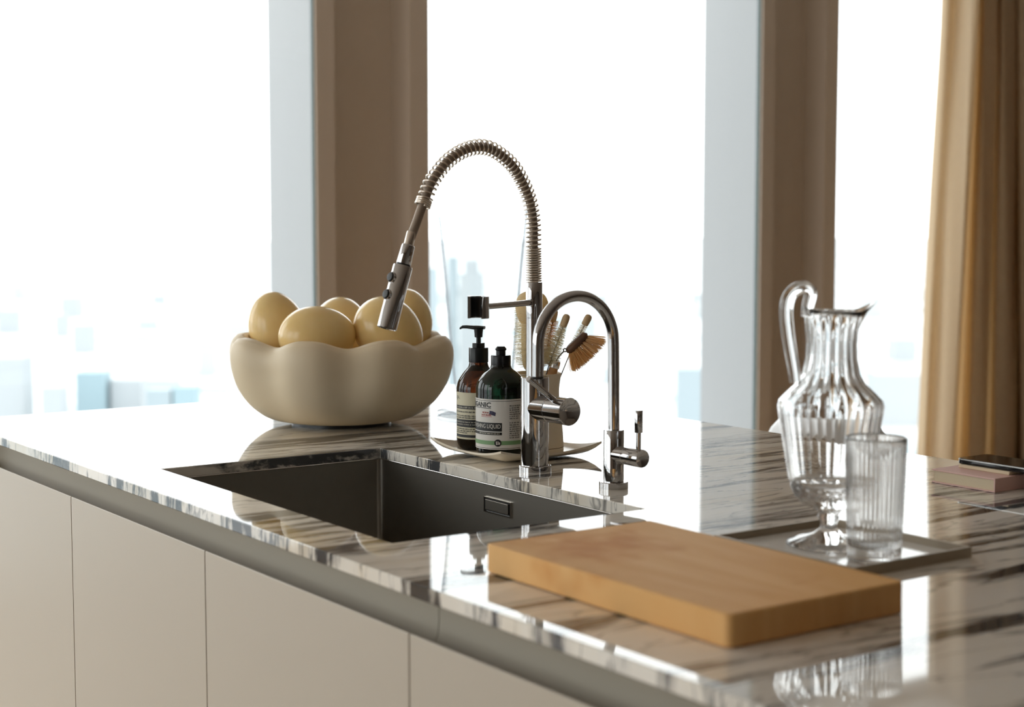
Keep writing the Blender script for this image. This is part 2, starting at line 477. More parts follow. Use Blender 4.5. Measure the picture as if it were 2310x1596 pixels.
# ------------------------------------------------------------------ sink
sk = thing('kitchen_sink', 'dark stainless steel undermount sink set in the marble island', 'sink', ((SX0 + SX1) / 2, (SY0 + SY1) / 2, .70))
def basin():
    x0, x1, y0, y1, zt, zb = SX0 - .003, SX1 + .003, SY0 - .003, SY1 + .003, TOP - SLAB - .0004, .705
    V, F, rows = [], [], []
    def ring(ins, z, r):
        row = []
        for cx, cy, a0 in ((x1 - r - ins, y1 - r - ins, 0), (x0 + r + ins, y1 - r - ins, 90), (x0 + r + ins, y0 + r + ins, 180), (x1 - r - ins, y0 + r + ins, 270)):
            for k in range(6):
                a = math.radians(a0 + 18 * k); row.append(len(V)); V.append((cx + r * math.cos(a), cy + r * math.sin(a), z))
        rows.append(row)
    r = .010
    ring(-.022, zt, r + .002); ring(0, zt, r); ring(0, zb + .012, r)
    ring(.0035, zb + .0035, r); ring(.012, zb, r)
    for a, b in zip(rows, rows[1:]):
        for k in range(24): F.append((a[k], a[(k + 1) % 24], b[(k + 1) % 24], b[k]))
    F.append(tuple(rows[-1]))
    o = obj('basin', V, F, 'brushed_steel', sk, True, 30)
    s = o.modifiers.new('solid', 'SOLIDIFY'); s.thickness = .0012; s.offset = -1
    return o
basin()
e = .0006; rz = TOP - SLAB - .0016
rc = [(SX0 - e, SY0 - e, rz), (SX1 + e, SY0 - e, rz), (SX1 + e, SY1 + e, rz), (SX0 - e, SY1 + e, rz)]
obj('rim', *merge(*[tube([rc[k], rc[(k + 1) % 4]], .0012, 10) for k in range(4)]), 'steel_edge', sk, True, 60)
# overflow slot on the long far wall
ox = SX1 + .003
ov = obj('overflow', *merge(boxd(ox - .0035, ox, 1.9620, 2.0315, .8578, .8592), boxd(ox - .0035, ox, 1.9620, 2.0315, .8802, .8816), boxd(ox - .0035, ox, 1.9606, 1.9620, .8578, .8816), boxd(ox - .0035, ox, 2.0315, 2.0329, .8578, .8816)), 'steel_edge', sk)
box('overflow_recess', ox - .0012, ox - .0004, 1.9622, 2.0313, .8593, .8801, 'black_rubber', ov)
box('overflow_plate', ox - .0046, ox - .0016, 1.9660, 2.0275, .8622, .8782, 'brushed_steel', ov, .0008)
obj('drain', *lathe([(0, .706), (.03, .706), (.038, .7075), (.042, .7052)], 32, (1.18, 2.0, 0)), 'steel_edge', sk, True)

# ------------------------------------------------------------------ spring kitchen faucet
FX, FY = 1.450, 1.9995
fa = thing('kitchen_faucet', 'tall chrome kitchen faucet with coiled spring hose and pull-down spray head', 'faucet', (FX, FY, TOP))
lathe_obj('base_flange', [(0, TOP), (.0262, TOP), (.0262, TOP + .0085), (.0252, TOP + .0095), (0, TOP + .0095)], 'chrome', fa, (FX, FY, 0))
lathe_obj('body', [(.0, TOP + .009), (.0222, TOP + .009), (.0222, TOP + .147), (.0212, TOP + .1483), (0, TOP + .1483)], 'chrome', fa, (FX, FY, 0), 64)
ri = lathe_obj('riser_pipe', [(0, TOP + .148), (.0128, TOP + .148), (.0128, TOP + .2402), (.0122, TOP + .2406), (.0122, TOP + .2412), (.0128, TOP + .2416), (.0128, TOP + .295), (.0122, TOP + .2962), (0, TOP + .2962)], 'chrome', fa, (FX - .001, FY, 0), 48)
# spring arch, lying in the plane that points over the sink
arch_pts = [(FX - .0015, FY, 1.2155), (FX - .0024, FY, 1.2677), (FX - .0033, FY, 1.310), (1.4365, FY, 1.3512), (1.4113, FY, 1.3916), (1.3783, FY, 1.4152), (1.3523, FY, 1.4225), (1.3218, FY, 1.4178), (1.2901, FY, 1.4005), (1.2640, FY, 1.3724), (1.2512, FY, 1.3472), (1.2450, FY, 1.3330), (1.2338, FY, 1.3070), (1.2237, FY, 1.2843), (1.2206, FY, 1.2758)]
hose = catmull(arch_pts, 12)
obj('hose', *tube(hose, .0069, 14), 'braided_hose', fa, True)
def coil():
    L = [0.]
    for a, b in zip(hose, hose[1:]): L.append(L[-1] + (b - a).length)
    end_i = 11 * 12
    total = L[end_i]
    def at(s):
        for i in range(1, len(L)):
            if L[i] >= s: break
        t = (s - L[i - 1]) / max(1e-9, L[i] - L[i - 1]); p = hose[i - 1].lerp(hose[i], t)
        d = (hose[min(i + 1, len(hose) - 1)] - hose[max(i - 2, 0)]).normalized()
        return p, d
    s, ang, path = .0005, 0., []
    step = 2 * PI / 18
    while s < total:
        if s < .052: pitch = .0038
        elif s > total - .011: pitch = .0028
        else: pitch = .0072 + .0014 * (s - .052) / (total - .063)
        p, d = at(s)
        n1 = Vector((0, 1, 0)); n2 = d.cross(n1).normalized()
        path.append(p + .0110 * (math.cos(ang) * n1 + math.sin(ang) * n2))
        ang += step; s += pitch * step / (2 * PI)
    return tube(path, .0016, 6)
obj('coil_spring', *coil(), 'spring_nickel', fa, True, 180)
# spray head
hd = Vector((1.1827 - 1.2206, 0, 1.1538 - 1.2758)).normalized(); h0 = Vector((1.2206, FY, 1.2758)); HL = .1278
col = obj('hose_collar', *lathe([(0, -.020), (.0066, -.020), (.0072, -.018), (.0072, .001), (0, .001)], 28, h0, axis=hd), 'spring_nickel', fa, True)
sp = obj('spray_head', *lathe([(0, 0), (.0088, 0), (.0096, .0012), (.0108, .0285), (.0104, .0294), (.0104, .0315), (.0138, .0322), (.0143, .0335), (.0145, HL - .001), (.0136, HL), (.0122, HL - .003), (0, HL - .003)], 48, h0, axis=hd), 'chrome', fa, True, 30)
obj('joint_ring', *lathe([(.0104, .0292), (.0107, .0292), (.0107, .0318), (.0104, .0318)], 40, h0, axis=hd, close=True), 'black_rubber', sp, True)
obj('nozzle', *lathe([(0, HL - .0028), (.0120, HL - .0028), (.0112, HL - .0012), (0, HL - .0006)], 32, h0, axis=hd), 'black_rubber', sp, True)
bn = (-.76 * RIGHT - .65 * DEEP + Vector((0, 0, .12))).normalized(); bn = (bn - bn.dot(hd) * hd).normalized()
for s in (.0535, .0795):
    c0 = h0 + hd * s + bn * .0125
    bt = obj('button_ring', *lathe([(.0064, 0), (.0081, 0), (.0081, .0034), (.0075, .0040), (.0064, .0040)], 28, c0, axis=bn, close=True), 'chrome', sp, True)
    obj('button', *lathe([(0, .0005), (.0071, .0005), (.0071, .0046), (.0060, .0064), (0, .0070)], 28, c0, axis=bn), 'black_rubber', sp, True)
# holder arm and clip
hdir = Vector((-.919, -.394, 0)); hp = Vector((FX - .001, FY, 1.1845))
obj('holder_arm', *tube([hp + hdir * .010, hp + hdir * .1465], .0047, 16), 'chrome', fa, True)
obj('arm_socket', *lathe([(.0048, 0), (.0062, 0), (.0062, .004), (.0048, .004)], 24, hp + hdir * .0120, axis=hdir, close=True), 'chrome', fa, True)
def clip():
    c = hp + hdir * .160; z0, z1 = 1.1845 - .0165, 1.1845 + .0160
    V, F = [], []
    a0 = math.atan2(hdir.y, hdir.x); n = 28; half = math.radians(128)
    for k in range(n + 1):
        a = a0 + PI - half + 2 * half * k / n
        for r in (.0160, .0118):
            for z in (z0, z1): V.append((c.x + r * math.cos(a), c.y + r * math.sin(a), z))
    for k in range(n):
        q, w = 4 * k, 4 * k + 4
        F += [(q, w, w + 1, q + 1), (q + 2, q + 3, w + 3, w + 2), (q + 1, w + 1, w + 3, q + 3), (q, q + 2, w + 2, w)]
    F += [(0, 1, 3, 2), (4 * n, 4 * n + 2, 4 * n + 3, 4 * n + 1)]
    o = obj('spray_holder', V, F, 'chrome', fa, True, 40)
    V, F = [], []
    for k in range(n + 1):
        a = a0 + PI - half + 2 * half * k / n
        for r in (.01175, .0105):
            for z in (z0 + .0015, z1 - .0015): V.append((c.x + r * math.cos(a), c.y + r * math.sin(a), z))
    for k in range(n):
        q, w = 4 * k, 4 * k + 4
        F += [(q, w, w + 1, q + 1), (q + 2, q + 3, w + 3, w + 2), (q + 1, w + 1, w + 3, q + 3), (q, q + 2, w + 2, w)]
    F += [(0, 1, 3, 2), (4 * n, 4 * n + 2, 4 * n + 3, 4 * n + 1)]
    obj('holder_liner', V, F, 'black_rubber', o, True, 40)
clip()
# side valve with lever
vz = TOP + .1000; ax = Vector((.04, -1, .012)).normalized(); vc = Vector((FX, FY, vz))
vv = obj('valve', *lathe([(0, .005), (.0205, .005), (.0205, .0425), (.0197, .0432), (.0197, .0445), (.0205, .0452), (.0215, .0860), (.0208, .0872), (.0150, .0855), (0, .0800)], 56, vc, axis=ax), 'chrome', fa, True, 25)
lp = vc + ax * .062 + Vector((-.010, 0, .0165))
obj('lever', *tube([lp, lp + Vector((-.0505, -.002, .0365))], [.0043, .0047], 18), 'chrome', vv, True, 50)

# ------------------------------------------------------------------ slim filter tap
TX, TY = 1.4495, 1.8008
ft = thing('filter_tap', 'slim chrome filtered water tap with a round swan neck, right of the sink faucet', 'faucet', (TX, TY, TOP))
lathe_obj('base_flange', [(0, TOP), (.0215, TOP), (.0215, TOP + .0088), (.0207, TOP + .0098), (0, TOP + .0098)], 'chrome', ft, (TX, TY, 0))
lathe_obj('body', [(0, TOP + .009), (.0150, TOP + .009), (.0150, TOP + .085), (.0142, TOP + .0862), (0, TOP + .0862)], 'chrome', ft, (TX, TY, 0), 56)
sp_pts = [(TX, TY, 1.003), (TX - .0006, TY, 1.06), (TX - .0012, TY, 1.113)]
for k in range(0, 19):
    a = PI * k / 18
    sp_pts.append((1.3798 + .0680 * math.cos(a), TY, 1.1352 + .0690 * math.sin(a)))
sp_pts += [(1.3117, TY, 1.115), (1.3114, TY, 1.0915)]
obj('spout', *tube(catmull(sp_pts, 4), .0083, 24), 'chrome', ft, True, 50)
obj('spout_tip', *lathe([(0, 1.0885), (.0078, 1.0885), (.0085, 1.0895), (.0085, 1.0925), (0, 1.0925)], 28, (1.3114, TY, 0)), 'black_rubber', ft, True)
tz = TOP + .0505; tc = Vector((TX, TY, tz)); tax = Vector((.03, -1, .0)).normalized()
tv = obj('valve', *lathe([(0, .004), (.0128, .004), (.0128, .028), (.0123, .0285), (.0123, .0291), (.0128, .0296), (.0132, .0625), (.0126, .0640), (.009, .0632), (0, .0612)], 48, tc, axis=tax), 'chrome', ft, True, 25)
lb = tc + tax * .0545
tl = obj('lever', *lathe([(0, .008), (.0037, .008), (.0037, .0375), (0, .0375)], 24, lb), 'chrome', tv, True)
obj('lever_grip', *lathe([(0, .0370), (.0056, .0370), (.0060, .0375), (.0060, .0690), (.0056, .0695), (0, .0695)], 28, lb), 'chrome', tv, True)

# ------------------------------------------------------------------ petal bowl and its eggs
BX, BY = 1.4905, 2.6945
bw = thing('petal_bowl', 'large matte cream stoneware bowl with scalloped petal sides', 'bowl', (BX, BY, TOP))
def petal_bowl():
    outer = smooth_profile([(.092, .0075), (.122, .0100), (.152, .020), (.184, .045), (.2065, .076), (.2180, .106), (.2225, .138), (.2180, .160), (.2070, .1720)], 7)
    inner = smooth_profile([(.193, .1735), (.182, .163), (.174, .135), (.160, .112), (.125, .090), (.06, .078), (.0, .076)], 6)
    prof = [(0, .0070)] + outer + inner
    seg = 192; ph = math.atan2(-DEEP.y, -DEEP.x) + math.radians(10.3)
    V, F, rows = [], [], []
    for i, (r, z) in enumerate(prof):
        if r < 1e-6:
            rows.append([len(V)]); V.append((BX, BY, TOP + z)); continue
        row = []
        for k in range(seg):
            t = 2 * PI * k / seg
            c = abs(math.cos(4 * (t - ph) + PI / 2 - PI / 2))       # creases where the lobes meet
            lob = 1 - abs(math.cos(4 * (t - ph))) ** 2.8            # 0 at crease, 1 on the lobe
            amt = min(1., max(0., (z - .006) / .10)) ** .75
            w = .088 if i <= len(outer) else .09
            q = r * (1 - w * amt * (1 - lob))
            dz = -.013 * (1 - lob) * max(0., (z - .11) / .055)
            row.append(len(V)); V.append((BX + q * math.cos(t), BY + q * math.sin(t), TOP + z + dz))
        rows.append(row)
    for a, b in zip(rows, rows[1:]):
        for k in range(seg):
            k2 = (k + 1) % seg
            if len(a) == 1: F.append((a[0], b[k2], b[k]))
            elif len(b) == 1: F.append((a[k], a[k2], b[0]))
            else: F.append((a[k], a[k2], b[k2], b[k]))
    return V, F
obj('body', *petal_bowl(), 'stoneware', bw, True, 180)
lathe_obj('foot_ring', [(.070, TOP), (.096, TOP), (.096, TOP + .0085), (.070, TOP + .0085)], 'black_rubber', bw, (BX, BY, 0), 64, close=True)
def egg(loc, ax, L, R, label):
    prof = []
    for k in range(25):
        t = PI * k / 24
        z = -math.cos(t) * L; r = math.sin(t) * R * (1 + .07 * math.cos(t))
        prof.append((r if 0 < k < 24 else 0., z))
    o = obj('ostrich_egg', *lathe(prof, 48, (0, 0, 0), axis=ax), 'eggshell', None, True, 180)
    o.location = loc
    return tag(o, label, 'egg', 'ostrich eggs in the petal bowl')
egg((1.4080, 2.8010, 1.1030), (-.25, .1, 1), .072, .0560, 'cream ostrich egg at the back left of the bowl')
egg((1.4080, 2.6360, 1.0960), (.80, -.45, .05), .0725, .0565, 'cream ostrich egg lying lengthwise at the front left of the bowl')
egg((1.5270, 2.7640, 1.1000), (.3, .4, .8), .064, .056, 'cream ostrich egg at the back centre, half hidden behind two others')
egg((1.5340, 2.5860, 1.1020), (.55, -.35, -.62), .0715, .0605, 'large cream ostrich egg at the front right, behind the spray head')
egg((1.6260, 2.6780, 1.1150), (.15, .2, 1), .064, .0545, 'cream ostrich egg at the back right, highest of the five')

# ------------------------------------------------------------------ soap dish, bottles, cup
DX0, DX1, DY0, DY1 = 1.424, 1.628, 2.0545, 2.2640
def soap_dish():
    cx, cy, hx, hy = (DX0 + DX1) / 2, (DY0 + DY1) / 2, (DX1 - DX0) / 2, (DY1 - DY0) / 2
    n = 28; V, F = [], []
    def pt(u, v, up):
        # u, v in -1..1; edges pulled in between the corners
        x = u * hx * (1 - .05 * (1 - v * v) * abs(u) ** 3); y = v * hy * (1 - .05 * (1 - u * u) * abs(v) ** 3)
        m = max(abs(u), abs(v)); s = max(0., (m - .58) / .42)
        corner = (abs(u) * abs(v)) ** 2.2
        z = .0016 + .0085 * s ** 2 + .0125 * s ** 1.5 * corner
        return (cx + x, cy + y, TOP + z + (.0034 if up else 0))
    for up in (1, 0):
        for i in range(n + 1):
            for j in range(n + 1): V.append(pt(2 * i / n - 1, 2 * j / n - 1, up))
    W = n + 1; K = W * W
    for i in range(n):
        for j in range(n):
            a = i * W + j
            F += [(a, a + W, a + W + 1, a + 1), (K + a + 1, K + a + W + 1, K + a + W, K + a)]
    for k in range(n):
        F += [(k, k + 1, K + k + 1, K + k), (n * W + k + 1, n * W + k, K + n * W + k, K + n * W + k + 1)]
        a, b = k * W, (k + 1) * W
        F += [(b, a, K + a, K + b), (a + n, b + n, K + b + n, K + a + n)]
    return V, F
sd = thing('soap_dish', 'cream square dish with upturned corners under the soap bottles', 'dish', ((DX0 + DX1) / 2, (DY0 + DY1) / 2, TOP))
obj('body', *soap_dish(), 'dish_ceramic', sd, True, 50)
lathe_obj('foot', [(0, TOP), (.055, TOP), (.058, TOP + .0022), (0, TOP + .0022)], 'dish_ceramic', sd, ((DX0 + DX1) / 2, (DY0 + DY1) / 2, 0), 40)
DZ = TOP + .0052

def view_angle(cx, cy):
    return math.atan2(-cy, -cx)       # direction from a bottle towards the viewer's side of the island
def wrap(cx, cy, R, a0, pts):
    """(arc mm east-positive, z) -> on a cylinder; arc grows to the viewer's right"""
    return [(cx + R * math.cos(a0 + s / R), cy + R * math.sin(a0 + s / R), z) for s, z in pts]
def patch(cx, cy, R, a0, s0, s1, z0, z1, seg=None):
    n = seg or max(1, int(abs(s1 - s0) / .003)); P = []
    for k in range(n + 1):
        s = s0 + (s1 - s0) * k / n; P += [(s, z0), (s, z1)]
    return wrap(cx, cy, R, a0, P), [(2 * k, 2 * k + 2, 2 * k + 3, 2 * k + 1) for k in range(n)]
def disc(cx, cy, R, a0, s, z, r, n=20):
    P = [(s, z)] + [(s + r * math.cos(2 * PI * k / n), z + r * math.sin(2 * PI * k / n)) for k in range(n)]
    return wrap(cx, cy, R, a0, P), [(0, 1 + k, 1 + (k + 1) % n) for k in range(n)]
def text_flat(s, bold=0.):
    cu = bpy.data.curves.new('lettering', 'FONT'); cu.body = s; cu.size = 1.; cu.offset = bold; cu.resolution_u = 3
    o = bpy.data.objects.new('lettering', cu); COL.objects.link(o)
    me = o.to_mesh(); v = [(p.co.x, p.co.y) for p in me.vertices]; f = [tuple(p.vertices) for p in me.polygons]
    o.to_mesh_clear(); bpy.data.objects.remove(o); bpy.data.curves.remove(cu)
    x0, x1 = min(p[0] for p in v), max(p[0] for p in v); y0, y1 = min(p[1] for p in v), max(p[1] for p in v)
    return [((a - x0) / (x1 - x0), (b - y0) / (y1 - y0)) for a, b in v], f
def text_on(cx, cy, R, a0, s, s0, s1, z0, z1, bold=0.):
    v, f = text_flat(s, bold)
    return wrap(cx, cy, R, a0, [(s0 + a * (s1 - s0), z0 + b * (z1 - z0)) for a, b in v]), f
random.seed(4)
def words(cx, cy, R, a0, s0, s1, z, h, full=True):
    parts, s = [], s0
    while s < s1 - .001:
        w = min(random.uniform(.002, .0065), s1 - s); k = s
        while k < s + w - .0004:
            parts.append(patch(cx, cy, R, a0, k, k + .00062, z, z + h * random.choice((1, .75, .75, 1)), 1)); k += .00098
        s += w + .0012
    return parts

# amber pump bottle
B1 = (1.4954, 2.2238); R1 = .0376
b1 = thing('pump_bottle', 'amber glass hand wash bottle with a black pump and cream label', 'bottle', (*B1, DZ), 'soap bottles')
lathe_obj('bottle', [(0, DZ)] + smooth_profile([(.024, DZ), (.031, DZ + .0015), (.0362, DZ + .009), (R1, DZ + .018)], 5) + [(R1, DZ + .103)] +
          smooth_profile([(.0374, DZ + .106), (.0340, DZ + .117), (.0255, DZ + .130), (.0180, DZ + .139), (.0158, DZ + .146), (.0150, DZ + .150)], 5) + [(0, DZ + .150)], 'amber_glass', b1, (*B1, 0), 64)
lathe_obj('liquid', [(0, DZ + .002)] + smooth_profile([(.023, DZ + .002), (.030, DZ + .0034), (.0345, DZ + .010), (R1 - .0018, DZ + .019)], 4) + [(R1 - .0018, DZ + .0985), (0, DZ + .0985)], 'dark_soap', b1, (*B1, 0), 48)
pm = lathe_obj('pump', [(0, DZ + .1475), (.0166, DZ + .1475), (.0166, DZ + .171), (.0160, DZ + .1722), (.0105, DZ + .1722), (.0105, DZ + .1795), (.0100, DZ + .1802), (.0040, DZ + .1802), (.0040, DZ + .189), (.0068, DZ + .190), (.0070, DZ + .196), (.0080, DZ + .2045), (0, DZ + .2045)], 'black_plastic', b1, (*B1, 0), 40)
def pump_head():
    d = (-RIGHT * .97 + DEEP * .22).normalized(); s = Vector((-d.y, d.x, 0)); c = Vector((*B1, DZ + .2058))
    V, F = [], []
    st = [(-.0105, .0078, .0028, .0003), (0, .0092, .0040, 0), (.008, .0066, .0036, .0002), (.020, .0044, .0030, .0012), (.028, .0038, .0027, .0010), (.0325, .0030, .0020, -.0015)]
    for t, w, h, dz in st:
        for k in range(12):
            a = 2 * PI * k / 12; V.append(c + d * t + s * (w * math.cos(a)) + Vector((0, 0, dz + h * math.sin(a))))
    for i in range(len(st) - 1):
        for k in range(12): F.append((12 * i + k, 12 * i + (k + 1) % 12, 12 * i + 12 + (k + 1) % 12, 12 * i + 12 + k))
    F += [tuple(range(11, -1, -1)), tuple(12 * (len(st) - 1) + k for k in range(12))]
    return V, F
obj('pump_nozzle', *pump_head(), 'black_plastic', pm, True, 50)
a0 = view_angle(*B1); PR = R1 + .0006
l1 = obj('label', *merge(patch(*B1, R1 + .0003, a0, -.052, .080, DZ + .0195, DZ + .0985)), 'label_cream', b1, True, 180)
K = 1 / 1324.
def z1(y): return DZ + (1011 - y) * K
for ya, yb in ((917.5, 910), (958, 941), (981, 975)):
    obj('print_band', *patch(*B1, PR, a0, -.05, .06, z1(ya), z1(yb)), 'print_black', l1, True, 180)
pp = []
for y, h in ((925.5, .0028), (934, .0024), (938.5, .0024), (963.5, .0022), (968, .0022), (972, .0022)):
    pp += words(*B1, PR, a0, -.050, .030 if y < 970 else -.02, z1(y), h)
obj('small_print', *merge(*pp), 'print_grey', l1)
pp = words(*B1, PR + .0002, a0, -.05, .03, z1(915.4), .0024) + words(*B1, PR + .0002, a0, -.05, .03, z1(947.5), .0016) + words(*B1, PR + .0002, a0, -.05, .03, z1(953), .0016)
obj('band_print', *merge(*pp), 'print_pale', l1)
obj('lettering', *text_on(*B1, PR, a0, 'p.', -.0475, -.0375, z1(898.5), z1(889)), 'print_grey', l1)

# green squeeze bottle
B2 = (1.4736, 2.1261); R2 = .0412
b2 = thing('squeeze_bottle', 'dark green washing liquid bottle with a black cap and white label', 'bottle', (*B2, DZ), 'soap bottles')
lathe_obj('bottle', [(0, DZ)] + smooth_profile([(.026, DZ), (.034, DZ + .0015), (.0397, DZ + .009), (R2, DZ + .018)], 5) + [(R2, DZ + .113)] +
          smooth_profile([(.0410, DZ + .116), (.0375, DZ + .127), (.0280, DZ + .138), (.0185, DZ + .1455), (.0160, DZ + .152), (.0152, DZ + .156)], 5) + [(0, DZ + .156)], 'green_glass', b2, (*B2, 0), 64)
lathe_obj('liquid', [(0, DZ + .002)] + smooth_profile([(.025, DZ + .002), (.033, DZ + .0034), (.0380, DZ + .010), (R2 - .0018, DZ + .019)], 4) + [(R2 - .0018, DZ + .0985), (0, DZ + .0985)], 'dark_soap', b2, (*B2, 0), 48)
cp = lathe_obj('cap', [(0, DZ + .1475), (.0160, DZ + .1475), (.0163, DZ + .150), (.0163, DZ + .1655), (.0155, DZ + .1672), (0, DZ + .1672)], 'black_plastic', b2, (*B2, 0), 40)
lathe_obj('cap_nozzle', [(0, DZ + .167), (.0078, DZ + .167), (.0078, DZ + .1745), (.0092, DZ + .1758), (.0094, DZ + .1775), (.0062, DZ + .1815), (0, DZ + .1822)], 'black_plastic', cp, (*B2, 0), 36)
a0 = view_angle(*B2); QR = R2 + .0006
l2 = obj('label', *patch(*B2, R2 + .0003, a0, -.075, .062, DZ + .0165, DZ + .0985), 'label_white', b2, True, 180)
K2 = 1 / 1371.
def z2(y): return DZ + (1029.5 - y) * K2
def s2(x): return R2 * math.asin(max(-.999, min(.999, (x - 1130) * K2 / R2)))
for xa, ya, yb in ((1132.3, 966, 947), (1132.3, 974.3, 968.3), (1108, 915.4, 914.2), (1180, 898.8, 897.9), (1180, 1004.5, 1003.6)):
    obj('print_band', *patch(*B2, QR, a0, -.074, s2(xa) if xa < 1150 else .061, z2(ya), z2(yb)), 'print_black', l2, True, 180)
obj('green_band', *patch(*B2, QR, a0, -.074, .061, z2(996.3), z2(987.3)), 'print_green', l2, True, 180)
obj('brand_lettering', *text_on(*B2, QR, a0, 'ORGANIC', s2(1108) - .0570, s2(1108), z2(913), z2(901.5), .028), 'print_black', l2)
obj('name_lettering', *text_on(*B2, QR + .0002, a0, 'WASHING LIQUID', s2(1129.5) - .0605, s2(1129.5), z2(961.2), z2(950.2)), 'label_white', l2)
obj('band_print', *merge(*words(*B2, QR + .0002, a0, s2(1083), s2(1128), z2(972.5), .0022)), 'print_pale', l2)
pp = []
for k in range(16):
    if k in (7,): continue
    pp += words(*B2, QR, a0, s2(1149.3), s2(1149.3) + random.uniform(.018, .0215), z2(910.5 + 4.75 * k), .0021)
obj('small_print', *merge(*pp), 'print_black', l2)
# made-in mark: red lettering beside a small dark flag
pp = words(*B2, QR, a0, s2(1089), s2(1103), z2(926.5), .0028) + words(*B2, QR, a0, s2(1087.5), s2(1110), z2(931.8), .0028) + [patch(*B2, QR, a0, s2(1087), s2(1110), z2(934.2), z2(933.2))]
obj('origin_print', *merge(*pp), 'print_red', l2)
fl = wrap(*B2, QR, a0, [(s2(1104), z2(928.5)), (s2(1105), z2(920)), (s2(1112), z2(921.2)), (s2(1118.8), z2(924)), (s2(1117.5), z2(931.8)), (s2(1110.5), z2(929.6))])
obj('flag_print', fl, [(0, 5, 2, 1), (5, 4, 3, 2)], 'print_navy', l2)
lg = obj('logo', *disc(*B2, QR + .0002, a0, s2(1123.2), z2(991.8), .0059), 'print_black', l2)
obj('logo_mark', *merge(*[disc(*B2, QR + .0004, a0, s2(1123.2) + dx, z2(991.8) + dz, .0011, 10) for dx, dz in ((-.0024, .0016), (-.0022, -.0006), (.0003, .0016), (.0004, -.0014), (.0026, .0002), (.0026, -.0016), (-.002, -.0022))]), 'label_white', lg)

# brush cup
CX, CY = 1.5577, 2.1414
cu = thing('brush_cup', 'beige ceramic cup with a pinched neck holding the brushes', 'cup', (CX, CY, DZ))
co = smooth_profile([(.0452, DZ + .002), (.0440, DZ + .03), (.0405, DZ + .065), (.0376, DZ + .092), (.0378, DZ + .110), (.0410, DZ + .1315)], 6)
ci = [(r - .0032, z) for r, z in reversed(co)]
lathe_obj('body', [(0, DZ), (.0442, DZ)] + co + [(.0396, DZ + .1325)] + ci + [(.04, DZ + .006), (0, DZ + .006)], 'cup_ceramic', cu, (CX, CY, 0), 64)
lathe_obj('glaze_line', [(.0448, DZ + .0078), (.0452, DZ + .0080), (.0451, DZ + .0088), (.0446, DZ + .0090)], 'cup_line', cu, (CX, CY, 0), 64, close=True)

random.seed(11)
def bristle(p, q, r):
    d = (q - p); n = d.orthogonal().normalized(); b = d.normalized().cross(n)
    ring = [n, (-n * .5 + b * .866), (-n * .5 - b * .866)]
    V = [p + r * k for k in ring] + [q + r * .7 * k for k in ring]
    return V, [(0, 1, 4, 3), (1, 2, 5, 4), (2, 0, 3, 5)]
def P(rx, z, dd=0.):        # point beside the cup: metres to the viewer's right of its axis, height over the dish, metres deeper
    c = Vector((CX, CY, DZ)) + RIGHT * rx + DEEP * dd; c.z += z; return c
def bottle_brush(tip, root, low, r_top, r_low, n, cap, capR, label, bm='bristle_cream', wire_r=.0009, name='bottle_brush'):
    base = low
    t = thing(name, label, 'brush', base, 'brushes in the cup')
    d = (tip - root).normalized()
    full = [low, root, tip]
    obj('wire', *tube([low, root, tip], wire_r, 8), 'steel_wire', t, True)
    parts = []; ln = (tip - root).length
    turns = ln / .0042
    for k in range(n):
        u = (k + random.random()) / n
        ang = 2 * PI * turns * u + (PI if k % 2 else 0) + random.gauss(0, .25)
        nn = d.orthogonal().normalized(); bb = d.cross(nn)
        R = r_low + (r_top - r_low) * u; R *= random.uniform(.9, 1.05)
        if u < .08: R *= .6 + 5 * u
        p = root + d * (ln * u)
        parts.append(bristle(p, p + R * (math.cos(ang) * nn + math.sin(ang) * bb) + d * random.gauss(.0, .0012), .00020))
    b = obj('bristles', *merge(*parts), bm, t); b['kind'] = 'stuff'
    if cap:
        obj('wooden_tip', *lathe(smooth_profile([(.0, -.003), (capR * .85, -.002), (capR, .004), (capR, cap - .006), (capR * .7, cap - .0015), (.0, cap)], 4), 24, tip, axis=d), 'pale_birch', t, True, 60)
    return t
# big round bottle brush behind the faucet pipe
bottle_brush(P(-.0085, .252, -.004), P(-.0060, .142, -.002), P(.0, .010, .004), .0300, .0330, 2600, None, 0, 'large cream bottle brush with a round tan tip behind the faucet pipe', 'bristle_cream', .0016, 'round_brush')
bb = [o for o in bpy.data.objects if o.name.startswith('round_brush')][0]
obj('sponge_tip', *lathe(smooth_profile([(0, -.028), (.018, -.026), (.0255, -.012), (.0275, .006), (.022, .020), (.010, .0268), (0, .028)], 5), 36, P(-.0085, .242, -.004)), 'fibre_core', bb, True)
obj('fibre_core', *lathe(smooth_profile([(0, .0), (.012, .002), (.018, .02), (.018, .075), (.012, .098), (0, .10)], 4), 28, P(-.0068, .135, -.003), axis=(-.02, 0, 1)), 'fibre_core', bb, True)
bottle_brush(P(.0270, .220, .006), P(.0120, .150, .010), P(-.004, .012, .014), .0100, .0135, 1300, .019, .0055, 'slim bottle brush seen inside the tap arch, nearest the faucet pipe', 'bristle_straw')
bottle_brush(P(.0440, .213, -.012), P(.0200, .146, -.010), P(-.020, .012, -.006), .0065, .0185, 1700, .0195, .0062, 'slim bottle brush with birch tip, middle of the three', 'bristle_cream')
bottle_brush(P(.0805, .214, .004), P(.0560, .166, .004), P(-.006, .012, .002), .0060, .0100, 700, .0175, .0062, 'slim bottle brush with birch tip leaning furthest right behind the dish brush', 'bristle_cream')
